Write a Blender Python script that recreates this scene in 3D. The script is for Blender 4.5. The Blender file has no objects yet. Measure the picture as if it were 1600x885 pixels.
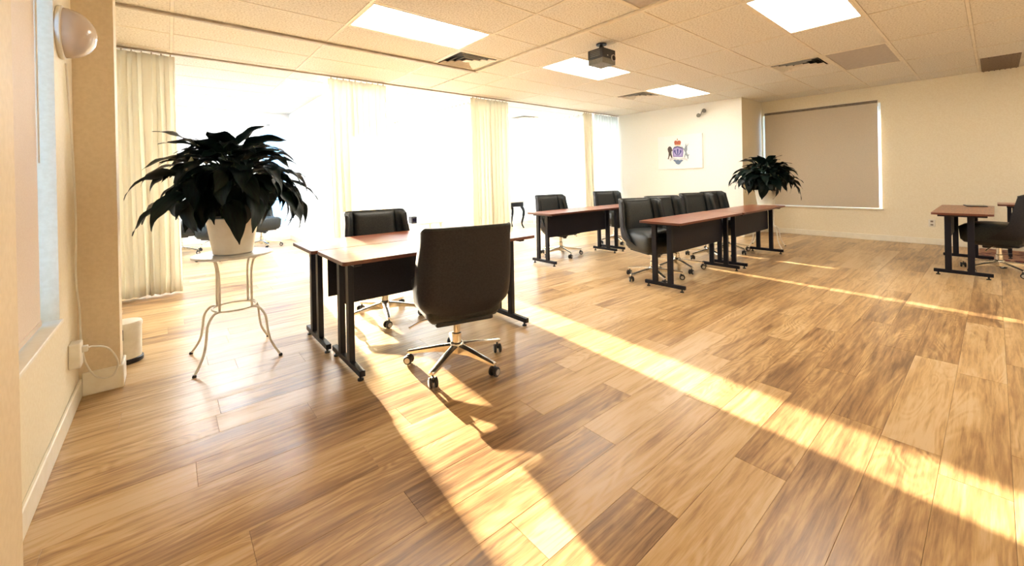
import bpy, bmesh, math, random
from mathutils import Vector, Matrix, Euler
PI = math.pi
rnd = random.Random(7)
sc = bpy.context.scene
COL = sc.collection

# ------------------------------------------------------------------ camera
CAM_H = 1.172
PITCH, ROLL, YAW = -0.002, -0.020, 0.700
FPX = 636.75
cam_d = bpy.data.cameras.new('camera')
cam = bpy.data.objects.new('camera', cam_d); COL.objects.link(cam)
cy_, sy_ = math.cos(YAW), math.sin(YAW); cp_, sp_ = math.cos(PITCH), math.sin(PITCH)
fw = Vector((sy_*cp_, cy_*cp_, sp_)); rt = Vector((cy_, -sy_, 0)); up = rt.cross(fw)
cr_, sr_ = math.cos(ROLL), math.sin(ROLL)
rt2 = cr_*rt + sr_*up; up2 = -sr_*rt + cr_*up
cam.matrix_world = Matrix(((rt2.x, up2.x, -fw.x, 0), (rt2.y, up2.y, -fw.y, 0), (rt2.z, up2.z, -fw.z, CAM_H), (0, 0, 0, 1)))
cam_d.sensor_width = 36; cam_d.sensor_fit = 'HORIZONTAL'
cam_d.lens = FPX/1600*36
cam_d.shift_x = 1.1/1600; cam_d.shift_y = -161.9/1600
cam_d.clip_start = 0.02
sc.camera = cam
def project(x, y, z):
    d = Vector((x, y, z-CAM_H)); w = d.dot(fw)
    if w < 0.05: return None
    return (798.9 + FPX*d.dot(rt2)/w, 280.6 - FPX*d.dot(up2)/w)

# ------------------------------------------------------------------ world, sun, exposure
wd = bpy.data.worlds.new('sky'); sc.world = wd; wd.use_nodes = True
bg = wd.node_tree.nodes['Background']
bg.inputs['Color'].default_value = (0.30, 0.60, 1.0, 1); bg.inputs['Strength'].default_value = 1.5
SUN_EL = math.radians(7.6)
sl = bpy.data.lights.new('sun', 'SUN'); sl.energy = 42; sl.angle = math.radians(0.6); sl.color = (1.0, 0.86, 0.64)
so = bpy.data.objects.new('sun', sl); COL.objects.link(so)
sdir = Vector((0.08, 1, 0)).normalized()*math.cos(SUN_EL) + Vector((0, 0, math.sin(SUN_EL)))
so.rotation_euler = sdir.to_track_quat('Z', 'Y').to_euler()
vs = sc.view_settings
vs.view_transform = 'Standard'; vs.look = 'None'; vs.gamma = 1; vs.use_curve_mapping = False
vs.exposure = 1.12
MAIN_LAMP, FAR_FILL = 7.5, 27.0

# ------------------------------------------------------------------ materials
def newmat(name, col, rough=0.5, metal=0.0, spec=0.5, **kw):
    m = bpy.data.materials.new(name); m.use_nodes = True
    b = m.node_tree.nodes['Principled BSDF']
    b.inputs['Base Color'].default_value = (*col, 1)
    b.inputs['Roughness'].default_value = rough
    b.inputs['Metallic'].default_value = metal
    b.inputs['Specular IOR Level'].default_value = spec
    for k, v in kw.items(): b.inputs[k].default_value = v
    return m
def N(m, t, **kw):
    n = m.node_tree.nodes.new(t)
    for k, v in kw.items(): setattr(n, k, v)
    return n
def L(m, a, b): m.node_tree.links.new(a, b)
def speckle(m, c1, c2, scale, bump=0.0, lo=0.35, hi=0.65, detail=3, coord='Object', stretch=(1, 1, 1), dist=0.002):
    """noise mottling between two colours, plus fine relief"""
    b = m.node_tree.nodes['Principled BSDF']
    tc = N(m, 'ShaderNodeTexCoord'); mp = N(m, 'ShaderNodeMapping'); mp.inputs['Scale'].default_value = stretch
    no = N(m, 'ShaderNodeTexNoise'); no.inputs['Scale'].default_value = scale; no.inputs['Detail'].default_value = detail
    cr = N(m, 'ShaderNodeValToRGB')
    cr.color_ramp.elements[0].position = lo; cr.color_ramp.elements[1].position = hi
    cr.color_ramp.elements[0].color = (*c1, 1); cr.color_ramp.elements[1].color = (*c2, 1)
    L(m, tc.outputs[coord], mp.inputs['Vector']); L(m, mp.outputs[0], no.inputs['Vector'])
    L(m, no.outputs['Fac'], cr.inputs['Fac']); L(m, cr.outputs[0], b.inputs['Base Color'])
    if bump:
        bp = N(m, 'ShaderNodeBump'); bp.inputs['Strength'].default_value = bump; bp.inputs['Distance'].default_value = dist
        L(m, no.outputs['Fac'], bp.inputs['Height']); L(m, bp.outputs[0], b.inputs['Normal'])
    return m
def emit(name, col, s):
    m = newmat(name, col); b = m.node_tree.nodes['Principled BSDF']
    b.inputs['Emission Color'].default_value = (*col, 1); b.inputs['Emission Strength'].default_value = s
    return m
def translucent(name, col, tr, fac):
    m = bpy.data.materials.new(name); m.use_nodes = True; nt = m.node_tree; nt.nodes.clear()
    o = N(m, 'ShaderNodeOutputMaterial'); mx = N(m, 'ShaderNodeMixShader'); d = N(m, 'ShaderNodeBsdfDiffuse'); t = N(m, 'ShaderNodeBsdfTranslucent')
    tc = N(m, 'ShaderNodeTexCoord'); mp = N(m, 'ShaderNodeMapping'); mp.inputs['Scale'].default_value = (1, 1, 0.15)
    no = N(m, 'ShaderNodeTexNoise'); no.inputs['Scale'].default_value = 300
    cr = N(m, 'ShaderNodeValToRGB'); cr.color_ramp.elements[0].color = (*[c*0.93 for c in col], 1); cr.color_ramp.elements[1].color = (*col, 1)
    L(m, tc.outputs['Object'], mp.inputs[0]); L(m, mp.outputs[0], no.inputs['Vector']); L(m, no.outputs['Fac'], cr.inputs[0])
    L(m, cr.outputs[0], d.inputs['Color']); t.inputs['Color'].default_value = (*tr, 1)
    mx.inputs[0].default_value = fac
    L(m, d.outputs[0], mx.inputs[1]); L(m, t.outputs[0], mx.inputs[2]); L(m, mx.outputs[0], o.inputs['Surface'])
    return m

M = {}
M['wall'] = speckle(newmat('cream_wall_paint', (.88, .79, .60), .6), (.86, .77, .58), (.91, .83, .65), 60, .15)
M['wall_white'] = speckle(newmat('white_wall_paint', (.9, .9, .88), .6), (.88, .88, .86), (.93, .93, .92), 40, .1)
M['pilaster'] = speckle(newmat('tan_wall_paint', (.74, .6, .42), .6), (.74, .61, .42), (.79, .66, .47), 60, .15)
M['trim'] = speckle(newmat('cream_trim_gloss', (.9, .84, .7), .35), (.88, .82, .68), (.92, .87, .75), 20)
M['tile'] = speckle(newmat('mineral_fibre_tile', (.8, .7, .55), .9, spec=.1), (.66, .61, .52), (.85, .81, .73), 64, .5, .36, .56, 7, dist=.004)
M['wall_pale'] = speckle(newmat('pale_wall_paint', (.93, .9, .82), .6), (.92, .89, .8), (.95, .93, .87), 60, .15)  # cream wall lightened; side light from the bays is put into its colour
M['slab'] = newmat('ceiling_void', (.3, .27, .22), .9)
M['rail'] = speckle(newmat('ceiling_grid_metal', (.82, .74, .6), .4), (.76, .68, .55), (.84, .77, .64), 12)
M['rail_dark'] = speckle(newmat('ceiling_channel', (.45, .38, .3), .45), (.42, .35, .27), (.52, .45, .36), 12)
M['subfloor'] = newmat('subfloor', (.16, .1, .06), .9)
M['lamp_main'] = emit('diffuser_glow', (1.0, .94, .82), MAIN_LAMP)
M['lamp_far'] = emit('diffuser_glow_cool', (.93, .97, 1.0), FAR_FILL)  # glow of the added panels that whiten the far bays
M['lamp_off'] = speckle(newmat('unlit_diffuser', (.5, .44, .39), .5), (.47, .41, .36), (.53, .47, .42), 30)
M['return'] = speckle(newmat('return_grille_brown', (.2, .14, .1), .6), (.15, .1, .075), (.26, .18, .13), 60)
M['black_metal'] = speckle(newmat('black_powder_coat', (.003, .004, .012), .45, spec=.3), (.002, .003, .009), (.004, .005, .015), 200, .1)
M['panel'] = speckle(newmat('black_modesty_panel', (.004, .005, .014), .55, spec=.3), (.003, .004, .012), (.006, .007, .018), 120, .1)
M['leather'] = speckle(newmat('charcoal_leather', (.02, .024, .026), .45, spec=.4), (.013, .017, .02), (.026, .031, .03), 90, .35, .35, .65, 6, dist=.001)
M['leather_back'] = speckle(newmat('dark_shell_leather', (.014, .014, .02), .55, spec=.35), (.010, .010, .016), (.018, .018, .024), 90, .3, .35, .65, 6, dist=.001)
M['chrome'] = speckle(newmat('polished_aluminium', (.82, .78, .7), .22, 1.0), (.76, .72, .64), (.86, .82, .75), 30)
M['plastic'] = speckle(newmat('black_plastic', (.012, .012, .015), .45), (.01, .01, .012), (.018, .018, .022), 100)
M['wheel_face'] = newmat('grey_wheel_face', (.5, .48, .45), .35, .4)
M['pot'] = speckle(newmat('ivory_ceramic', (.86, .8, .68), .35), (.84, .78, .66), (.89, .84, .73), 15)
M['soil'] = speckle(newmat('soil', (.03, .02, .012), .95), (.015, .01, .006), (.05, .035, .02), 60, .8)
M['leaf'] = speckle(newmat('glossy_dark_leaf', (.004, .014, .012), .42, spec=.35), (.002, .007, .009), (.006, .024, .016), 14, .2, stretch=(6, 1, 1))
M['stem'] = speckle(newmat('green_stem', (.02, .06, .02), .5), (.012, .04, .015), (.03, .08, .03), 40)
M['spathe'] = speckle(newmat('pale_spathe', (.6, .62, .42), .5), (.5, .55, .35), (.7, .7, .5), 20)
M['white_metal'] = speckle(newmat('white_painted_metal', (.8, .76, .68), .35), (.76, .72, .64), (.84, .8, .73), 40)
M['white_plastic'] = speckle(newmat('white_plastic', (.82, .78, .68), .4), (.8, .76, .66), (.85, .81, .72), 30)
M['globe'] = newmat('milky_glass', (.6, .5, .41), .12)
M['curtain'] = translucent('cream_curtain', (.96, .93, .84), (.98, .94, .82), .48)
M['sheer'] = translucent('white_sheer', (.93, .97, .98), (.9, .97, 1), .5)
M['blind_white'] = translucent('white_roller_blind', (.93, .94, .95), (.9, .93, .97), .5)
M['blind'] = speckle(newmat('greige_blind_fabric', (.66, .58, .47), .8), (.60, .53, .43), (.70, .62, .5), 220, .3)
M['blind_lav'] = speckle(newmat('pinkish_blind', (.8, .68, .58), .7), (.78, .66, .56), (.83, .72, .62), 150, .2)
M['frame'] = speckle(newmat('window_aluminium', (.7, .75, .8), .35, .2), (.66, .71, .77), (.74, .79, .84), 20)
M['dark_frame'] = speckle(newmat('dark_blind_valance', (.2, .17, .13), .5), (.17, .14, .11), (.24, .2, .16), 20)
M['canvas'] = speckle(newmat('white_canvas', (.93, .92, .9), .7), (.91, .9, .88), (.95, .94, .93), 300, .2)
M['grey_shell'] = speckle(newmat('grey_projector_shell', (.16, .16, .14), .5), (.13, .13, .12), (.2, .2, .17), 60)
M['lens'] = newmat('lens_glass', (.005, .005, .02), .05)
M['rug'] = None
g = newmat('window_glass', (1, 1, 1), 0.0); M['glass'] = g
g.node_tree.nodes.clear()
_o = N(g, 'ShaderNodeOutputMaterial'); _m = N(g, 'ShaderNodeMixShader'); _t = N(g, 'ShaderNodeBsdfTransparent'); _g = N(g, 'ShaderNodeBsdfGlossy')
_g.inputs['Roughness'].default_value = .02; _m.inputs[0].default_value = .06
L(g, _t.outputs[0], _m.inputs[1]); L(g, _g.outputs[0], _m.inputs[2]); L(g, _m.outputs[0], _o.inputs['Surface'])

def mahogany():
    m = newmat('mahogany_laminate', (.3, .1, .05), .28)
    b = m.node_tree.nodes['Principled BSDF']
    tc = N(m, 'ShaderNodeTexCoord'); mp = N(m, 'ShaderNodeMapping'); mp.inputs['Scale'].default_value = (1.2, 14, 14)
    no = N(m, 'ShaderNodeTexNoise'); no.inputs['Scale'].default_value = 5; no.inputs['Detail'].default_value = 8; no.inputs['Distortion'].default_value = .6
    cr = N(m, 'ShaderNodeValToRGB'); e = cr.color_ramp.elements
    e[0].position = .3; e[0].color = (.15, .038, .018, 1); e[1].position = .72; e[1].color = (.42, .15, .07, 1)
    L(m, tc.outputs['Object'], mp.inputs[0]); L(m, mp.outputs[0], no.inputs['Vector']); L(m, no.outputs['Fac'], cr.inputs[0]); L(m, cr.outputs[0], b.inputs['Base Color'])
    return m
M['mahogany'] = mahogany()
M['mahogany_edge'] = speckle(newmat('mahogany_edge_band', (.11, .03, .02), .4), (.09, .024, .014), (.15, .045, .025), 30, stretch=(1, 8, 8))

def wood_floor():
    m = newmat('oak_vinyl_plank', (.5, .33, .18), .36); nt = m.node_tree
    b = nt.nodes['Principled BSDF']
    geo = N(m, 'ShaderNodeNewGeometry')
    a1 = N(m, 'ShaderNodeAttribute'); a1.attribute_type = 'OBJECT'; a1.attribute_name = 'tone'
    a2 = N(m, 'ShaderNodeAttribute'); a2.attribute_type = 'GEOMETRY'; a2.attribute_name = 'tone_face'
    add = N(m, 'ShaderNodeMath', operation='ADD'); L(m, a1.outputs['Fac'], add.inputs[0]); L(m, a2.outputs['Fac'], add.inputs[1])
    tone = add.outputs[0]
    off = N(m, 'ShaderNodeVectorMath', operation='SCALE'); off.inputs[0].default_value = (37.1, 53.7, 71.3); L(m, tone, off.inputs['Scale'])
    pos = N(m, 'ShaderNodeVectorMath', operation='ADD'); L(m, geo.outputs['Position'], pos.inputs[0]); L(m, off.outputs[0], pos.inputs[1])
    def noise(scl, scale, detail, distort=0.0, rough=.55):
        mp = N(m, 'ShaderNodeMapping'); mp.inputs['Scale'].default_value = scl
        n = N(m, 'ShaderNodeTexNoise'); n.inputs['Scale'].default_value = scale; n.inputs['Detail'].default_value = detail
        n.inputs['Distortion'].default_value = distort; n.inputs['Roughness'].default_value = rough
        L(m, pos.outputs[0], mp.inputs[0]); L(m, mp.outputs[0], n.inputs['Vector']); return n.outputs['Fac']
    big = noise((.9, 5, 1), 1.3, 3, .5)
    streak = noise((1.6, 26, 1), 1.6, 8, .3, .62)
    fine = noise((6, 120, 1), 2.0, 4, 0, .6)
    ringsrc = noise((.8, 4.2, 1), 1.25, 2, 1.1, .4)
    mul = N(m, 'ShaderNodeMath', operation='MULTIPLY'); mul.inputs[1].default_value = 95; L(m, ringsrc, mul.inputs[0])
    sn = N(m, 'ShaderNodeMath', operation='SINE'); L(m, mul.outputs[0], sn.inputs[0])
    # rings only where the large noise is high
    msk = N(m, 'ShaderNodeMapRange'); msk.inputs['From Min'].default_value = .45; msk.inputs['From Max'].default_value = .62
    L(m, big, msk.inputs['Value'])
    rm = N(m, 'ShaderNodeMath', operation='MULTIPLY'); L(m, sn.outputs[0], rm.inputs[0]); L(m, msk.outputs[0], rm.inputs[1])
    def madd(x, k, y):
        q = N(m, 'ShaderNodeMath', operation='MULTIPLY_ADD'); q.inputs[1].default_value = k; L(m, x, q.inputs[0])
        if hasattr(y, 'is_linked'): L(m, y, q.inputs[2])
        else: q.inputs[2].default_value = y
        return q.outputs[0]
    v = madd(tone, .32, -.52)
    v = madd(streak, 1.1, v); v = madd(big, .75, v); v = madd(fine, .28, v); v = madd(rm.outputs[0], .085, v)
    cr = N(m, 'ShaderNodeValToRGB'); e = cr.color_ramp.elements
    e[0].position = .12; e[0].color = (.10, .05, .026, 1)
    e[1].position = .95; e[1].color = (.66, .48, .28, 1)
    for p_, c_ in ((.36, (.205, .113, .055)), (.55, (.385, .228, .105)), (.75, (.58, .38, .175))):
        x = e.new(p_); x.color = (*c_, 1)
    L(m, v, cr.inputs[0]); L(m, cr.outputs[0], b.inputs['Base Color'])
    bp = N(m, 'ShaderNodeBump'); bp.inputs['Strength'].default_value = .25; bp.inputs['Distance'].default_value = .0006
    L(m, fine, bp.inputs['Height']); L(m, bp.outputs[0], b.inputs['Normal'])
    rr = N(m, 'ShaderNodeMapRange'); rr.inputs['To Min'].default_value = .25; rr.inputs['To Max'].default_value = .35
    L(m, streak, rr.inputs['Value']); L(m, rr.outputs[0], b.inputs['Roughness'])
    return m
M['plank'] = wood_floor()

def rug_mat():
    m = newmat('red_patterned_rug', (.2, .05, .05), .95); b = m.node_tree.nodes['Principled BSDF']
    tc = N(m, 'ShaderNodeTexCoord'); vo = N(m, 'ShaderNodeTexVoronoi'); vo.inputs['Scale'].default_value = 9
    no = N(m, 'ShaderNodeTexNoise'); no.inputs['Scale'].default_value = 30
    ad = N(m, 'ShaderNodeMath', operation='MULTIPLY_ADD'); ad.inputs[1].default_value = .5
    cr = N(m, 'ShaderNodeValToRGB'); e = cr.color_ramp.elements
    e[0].position = .2; e[0].color = (.10, .02, .025, 1); e[1].position = .75; e[1].color = (.42, .22, .14, 1)
    x = e.new(.45); x.color = (.26, .07, .05, 1); x = e.new(.55); x.color = (.07, .03, .05, 1)
    L(m, tc.outputs['Object'], vo.inputs['Vector']); L(m, tc.outputs['Object'], no.inputs['Vector'])
    L(m, no.outputs['Fac'], ad.inputs[0]); L(m, vo.outputs['Distance'], ad.inputs[2]); L(m, ad.outputs[0], cr.inputs[0]); L(m, cr.outputs[0], b.inputs['Base Color'])
    return m
M['rug'] = rug_mat()

# ------------------------------------------------------------------ mesh helpers
def new(): return bmesh.new()
def finish(bm, name, mat=None, parent=None, smooth=None, loc=None, rot=None):
    bmesh.ops.recalc_face_normals(bm, faces=bm.faces)
    me = bpy.data.meshes.new(name); bm.to_mesh(me); bm.free()
    if smooth is not None:
        for p in me.polygons: p.use_smooth = True
        if smooth < 179: me.set_sharp_from_angle(angle=math.radians(smooth))
    if mat is not None:
        for x in (mat if isinstance(mat, (list, tuple)) else [mat]): me.materials.append(x)
    o = bpy.data.objects.new(name, me); COL.objects.link(o)
    if parent: o.parent = parent
    if loc: o.location = loc
    if rot: o.rotation_euler = rot
    return o
def box(bm, c, s, rot=None, bev=0.0, seg=2, mat=0):
    r = bmesh.ops.create_cube(bm, size=1.0)
    vv = r['verts']
    bmesh.ops.scale(bm, vec=s, verts=vv)
    if bev:
        es = list({e for v in vv for e in v.link_edges})
        rb = bmesh.ops.bevel(bm, geom=es, offset=bev, segments=seg, affect='EDGES', profile=.5)
        vv = list({v for f in rb['faces'] for v in f.verts} | {v for v in vv if v.is_valid})
    if rot: bmesh.ops.rotate(bm, cent=(0, 0, 0), matrix=Euler(rot).to_matrix(), verts=vv)
    bmesh.ops.translate(bm, vec=c, verts=vv)
    if mat:
        for f in {f for v in vv for f in v.link_faces}: f.material_index = mat
    return vv
def bb(bm, x0, x1, y0, y1, z0, z1, bev=0.0, seg=1):
    return box(bm, ((x0+x1)/2, (y0+y1)/2, (z0+z1)/2), (abs(x1-x0), abs(y1-y0), abs(z1-z0)), bev=bev, seg=seg)
def tube(bm, pts, r, n=8, cap=True):
    pts = [Vector(p) for p in pts]; rings = []
    T = []
    for i, p in enumerate(pts):
        a = pts[max(i-1, 0)]; b = pts[min(i+1, len(pts)-1)]; T.append((b-a).normalized())
    u = T[0].orthogonal().normalized()
    for i, p in enumerate(pts):
        u = (u - T[i]*u.dot(T[i])).normalized(); w = T[i].cross(u)
        rr = r[i] if isinstance(r, (list, tuple)) else r
        rings.append([bm.verts.new(p + rr*(math.cos(2*PI*k/n)*u + math.sin(2*PI*k/n)*w)) for k in range(n)])
    for a, b in zip(rings, rings[1:]):
        for k in range(n): bm.faces.new((a[k], a[(k+1) % n], b[(k+1) % n], b[k]))
    if cap: bm.faces.new(rings[0][::-1]); bm.faces.new(rings[-1])
def lathe(bm, prof, n=32, c=(0, 0, 0), axis='Z', capb=True, capt=True):
    rings = []
    for r, z in prof:
        ring = []
        for k in range(n):
            a = 2*PI*k/n
            if axis == 'Z': v = (c[0]+r*math.cos(a), c[1]+r*math.sin(a), c[2]+z)
            elif axis == 'X': v = (c[0]+z, c[1]+r*math.cos(a), c[2]+r*math.sin(a))
            else: v = (c[0]+r*math.cos(a), c[1]+z, c[2]+r*math.sin(a))
            ring.append(bm.verts.new(v))
        rings.append(ring)
    for a, b in zip(rings, rings[1:]):
        for k in range(n): bm.faces.new((a[k], a[(k+1) % n], b[(k+1) % n], b[k]))
    if capb: bm.faces.new(rings[0][::-1])
    if capt: bm.faces.new(rings[-1])
def smooth_path(pts, n=6):
    P = [Vector(p) for p in pts]; out = []
    for i in range(len(P)-1):
        a, b, c, d = P[max(i-1, 0)], P[i], P[i+1], P[min(i+2, len(P)-1)]
        for k in range(n):
            t = k/n
            out.append(.5*((2*b)+(-a+c)*t+(2*a-5*b+4*c-d)*t*t+(-a+3*b-3*c+d)*t*t*t))
    out.append(P[-1]); return out
def closed_grid(bm, top, bot):
    """two equal grids of points joined into a closed solid"""
    A = [[bm.verts.new(p) for p in r] for r in top]; B = [[bm.verts.new(p) for p in r] for r in bot]
    n, m = len(A), len(A[0])
    for i in range(n-1):
        for j in range(m-1):
            bm.faces.new((A[i][j], A[i+1][j], A[i+1][j+1], A[i][j+1])); bm.faces.new((B[i][j], B[i][j+1], B[i+1][j+1], B[i+1][j]))
    for i in range(n-1):
        bm.faces.new((A[i][0], B[i][0], B[i+1][0], A[i+1][0])); bm.faces.new((A[i][-1], A[i+1][-1], B[i+1][-1], B[i][-1]))
    for j in range(m-1):
        bm.faces.new((A[0][j], A[0][j+1], B[0][j+1], B[0][j])); bm.faces.new((A[-1][j], B[-1][j], B[-1][j+1], A[-1][j+1]))
def prism(bm, poly, axis, a0, a1):
    """extrude a 2D polygon; axis 'X': poly is (y,z); 'Z': poly is (x,y); 'Y': (x,z)"""
    def P(u, v, w): return (w, u, v) if axis == 'X' else (u, v, w) if axis == 'Z' else (u, w, v)
    A = [bm.verts.new(P(u, v, a0)) for u, v in poly]; B = [bm.verts.new(P(u, v, a1)) for u, v in poly]
    bm.faces.new(A); bm.faces.new(B[::-1]); n = len(poly)
    for i in range(n): bm.faces.new((A[i], B[i], B[(i+1) % n], A[(i+1) % n]))
def roundrect(w, d, r, n=5):
    out = []
    for cx, cy, a0 in ((w/2-r, d/2-r, 0), (-w/2+r, d/2-r, 90), (-w/2+r, -d/2+r, 180), (w/2-r, -d/2+r, 270)):
        for k in range(n+1):
            a = math.radians(a0+90*k/n); out.append((cx+r*math.cos(a), cy+r*math.sin(a)))
    return out
def thing(name, label, cat, loc=(0, 0, 0), rotz=0.0, group=None):
    o = bpy.data.objects.new(name, None); COL.objects.link(o); o.empty_display_size = .1
    o.location = loc; o.rotation_euler = (0, 0, rotz); o['label'] = label; o['category'] = cat
    if group: o['group'] = group
    return o
def tag(o, label, cat, group=None):
    o['label'] = label; o['category'] = cat
    if group: o['group'] = group
    return o
def dup(root, loc, rotz, label, group=None, mats=None):
    def cp(o, par):
        c = o.copy(); COL.objects.link(c)
        if par: c.parent = par
        for ch in o.children: cp(ch, c)
        return c
    r = cp(root, None); r.location = loc; r.rotation_euler = (0, 0, rotz); r['label'] = label
    if group: r['group'] = group
    return r
def struct(name, bm, mat, smooth=None):
    o = finish(bm, name, mat, None, smooth); o['kind'] = 'structure'; return o

# ------------------------------------------------------------------ setting
HC = 2.606                      # ceiling height
XL, XR, YB, YT, YF = -0.40, 9.19, -3.0, 5.75, 9.50   # left wall, right wall, wall behind the camera, curtain line, far wall
XP, YP = 8.20, 3.03             # picture wall and the return beside the window
T = .14
def wall_with_holes(bm, axis, a0, a1, u0, u1, z0, z1, holes):
    """axis X: wall spans a0..a1 in x, u in y. holes = (ua, ub, za, zb)"""
    def put(ua, ub, za, zb):
        if ub-ua < 1e-4 or zb-za < 1e-4: return
        if axis == 'X': bb(bm, a0, a1, ua, ub, za, zb)
        else: bb(bm, ua, ub, a0, a1, za, zb)
    holes = sorted(holes); u = u0
    for ua, ub, za, zb in holes:
        put(u, ua, z0, z1); put(ua, ub, z0, za); put(ua, ub, zb, z1); u = ub
    put(u, u1, z0, z1)
# floor base
bm = new(); bb(bm, XL-T, XR+T, YB-T, YF+T, -.12, -.006); floor = struct('floor', bm, M['subfloor'])
# planks
PW, PL = .185, 1.21
known = {-1: 1.87, 0: 1.40, -2: 1.475, 3: .07, -3: 2.085, -5: 1.78}
tones = {(-1, 0.66): .05, (-1, 1.87): .95, (0, 1.40): .85, (0, .19): .2, (-2, 1.475): .9, (-2, .265): .15, (-3, 2.085): .2, (-3, .875): .6, (-5, 1.78): .1, (-5, .57): .75}
planks = []
k0 = math.floor((YB-1.45)/PW); k1 = math.ceil((YF-1.45)/PW)
for k in range(k0, k1):
    ya, yb = max(1.45+k*PW, YB), min(1.45+(k+1)*PW, YF)
    if yb-ya < .02: continue
    j = known.get(k, rnd.uniform(0, PL))
    x = j - PL*math.ceil((j-XL)/PL)
    while x < XR:
        xa, xb = max(x, XL), min(x+PL, XR)
        if xb-xa > .01:
            t = tones.get((k, round(x, 3)), min(1, max(0, rnd.gauss(.5, .3))))
            corners = [project(a, b, 0) for a in (xa, xb) for b in (ya, yb)]
            area = 0
            if all(c is not None for c in corners):
                cx = [min(max(c[0], 0), 1600) for c in corners]; cyy = [min(max(c[1], 0), 885) for c in corners]
                if max(cx) > 1 and min(cx) < 1599 and min(cyy) < 884: area = (max(cx)-min(cx))*(max(cyy)-min(cyy))
            elif xb > .0 and yb > -.6: area = 3000 if any(c is not None and 0 < c[0] < 1600 and c[1] < 900 for c in corners) else 0
            planks.append((area, xa, xb, ya, yb, t))
        x += PL
planks.sort(reverse=True)
def plank_geo(bm, lx, ly, cx=0, cy=0, z=0.0):
    c = .0009; g = .0003; h = .006
    X, Y = lx/2-g, ly/2-g
    lo = [bm.verts.new((cx+a*X, cy+b*Y, z-h)) for a, b in ((-1, -1), (1, -1), (1, 1), (-1, 1))]
    mi = [bm.verts.new((cx+a*X, cy+b*Y, z-c)) for a, b in ((-1, -1), (1, -1), (1, 1), (-1, 1))]
    hi = [bm.verts.new((cx+a*(X-c), cy+b*(Y-c), z)) for a, b in ((-1, -1), (1, -1), (1, 1), (-1, 1))]
    fs = [bm.faces.new(hi), bm.faces.new(lo[::-1])]
    for q, w in ((lo, mi), (mi, hi)):
        for i in range(4): fs.append(bm.faces.new((q[i], q[(i+1) % 4], w[(i+1) % 4], w[i])))
    return fs
cache = {}
for area, xa, xb, ya, yb, t in planks[:296]:
    key = (round(xb-xa, 3), round(yb-ya, 3))
    if key not in cache:
        bm = new(); plank_geo(bm, xb-xa, yb-ya)
        me = bpy.data.meshes.new('plank'); bm.to_mesh(me); bm.free(); me.materials.append(M['plank']); cache[key] = me
    o = bpy.data.objects.new('plank', cache[key]); COL.objects.link(o); o.parent = floor
    o.location = ((xa+xb)/2, (ya+yb)/2, 0); o['tone'] = float(t)
bm = new(); lay = bm.faces.layers.float.new('tone_face')
for area, xa, xb, ya, yb, t in planks[296:]:
    for f in plank_geo(bm, xb-xa, yb-ya, (xa+xb)/2, (ya+yb)/2): f[lay] = t
o = finish(bm, 'plank', M['plank'], floor); o['kind'] = 'stuff'

# ceiling: slab, tiles, grid
bm = new(); bb(bm, XL-T, XR+T, YB-T, YF+T, HC+.10, HC+.2); ceiling = struct('ceiling', bm, M['slab'])
AY = [5.015-.6096*i for i in range(-7, 14)]      # line y positions
BX = [1.268+1.2192*i for i in range(-2, 8)]
ys = sorted(set([YB, YF] + [a for a in AY if YB < a < YF]))
xs = sorted(set([XL, XR] + [b for b in BX if XL < b < XR]))
LIGHT = {}
def cell(i, j): return (xs[i], xs[i+1], ys[j], ys[j+1])
tile_cache = {}
def find(v, arr): return min(range(len(arr)), key=lambda q: abs(arr[q]-v))
lights_on = [(1.268, 3.186), (3.706, 3.186), (6.145, 3.186), (3.706, .748), (1.268, .748), (1.268, -1.69), (3.706, -1.69), (6.145, -1.69), (1.268, 5.624+.61), (6.145, 6.234)]
fill_panels_far = [(1.268, 6.234), (.049, 8.063), (2.487, 6.844), (2.487, 8.063), (4.925, 6.844), (4.925, 8.063), (7.364, 6.844), (7.364, 8.063)]  # added emitters that brighten the far bays, no fittings known there
lights_on = [q for q in lights_on[:8] if q not in ((1.268, .748), (1.268, -1.69))]
light_off = [(6.145, .748)]
vents = [(2.487, 3.796), (6.145, 1.358), (6.145, 3.796), (6.145, 6.844)]
returns = [(2.487, 1.358), (8.06, -.30)]
def cellkey(x, y): return (find(x, xs), find(y, ys))
special = {}
for q in lights_on: special[cellkey(*q)] = 'on'
for q in fill_panels_far: special[cellkey(*q)] = 'far'
for q in light_off: special[cellkey(*q)] = 'off'
for q in vents: special[cellkey(*q)] = 'vent'
special[cellkey(2.487, 1.358)] = 'ret'
def tile(x0, x1, y0, y1):
    key = (round(x1-x0, 3), round(y1-y0, 3))
    if key not in tile_cache:
        b_ = new(); g_ = .011; w, d = x1-x0-2*g_, y1-y0-2*g_
        lo = [b_.verts.new((a*(w/2-.003), c*(d/2-.003), 0)) for a, c in ((-1, -1), (1, -1), (1, 1), (-1, 1))]
        hi = [b_.verts.new((a*w/2, c*d/2, .005)) for a, c in ((-1, -1), (1, -1), (1, 1), (-1, 1))]
        tp = [b_.verts.new((a*w/2, c*d/2, .018)) for a, c in ((-1, -1), (1, -1), (1, 1), (-1, 1))]
        b_.faces.new(lo[::-1]); b_.faces.new(tp)
        for q, w2 in ((lo, hi), (hi, tp)):
            for i in range(4): b_.faces.new((q[i], q[(i+1) % 4], w2[(i+1) % 4], w2[i]))
        me = bpy.data.meshes.new('ceiling_tile'); b_.to_mesh(me); b_.free(); me.materials.append(M['tile']); tile_cache[key] = me
    o = bpy.data.objects.new('ceiling_tile', tile_cache[key]); COL.objects.link(o); o.parent = ceiling
    o.location = ((x0+x1)/2, (y0+y1)/2, HC+.002)
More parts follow.
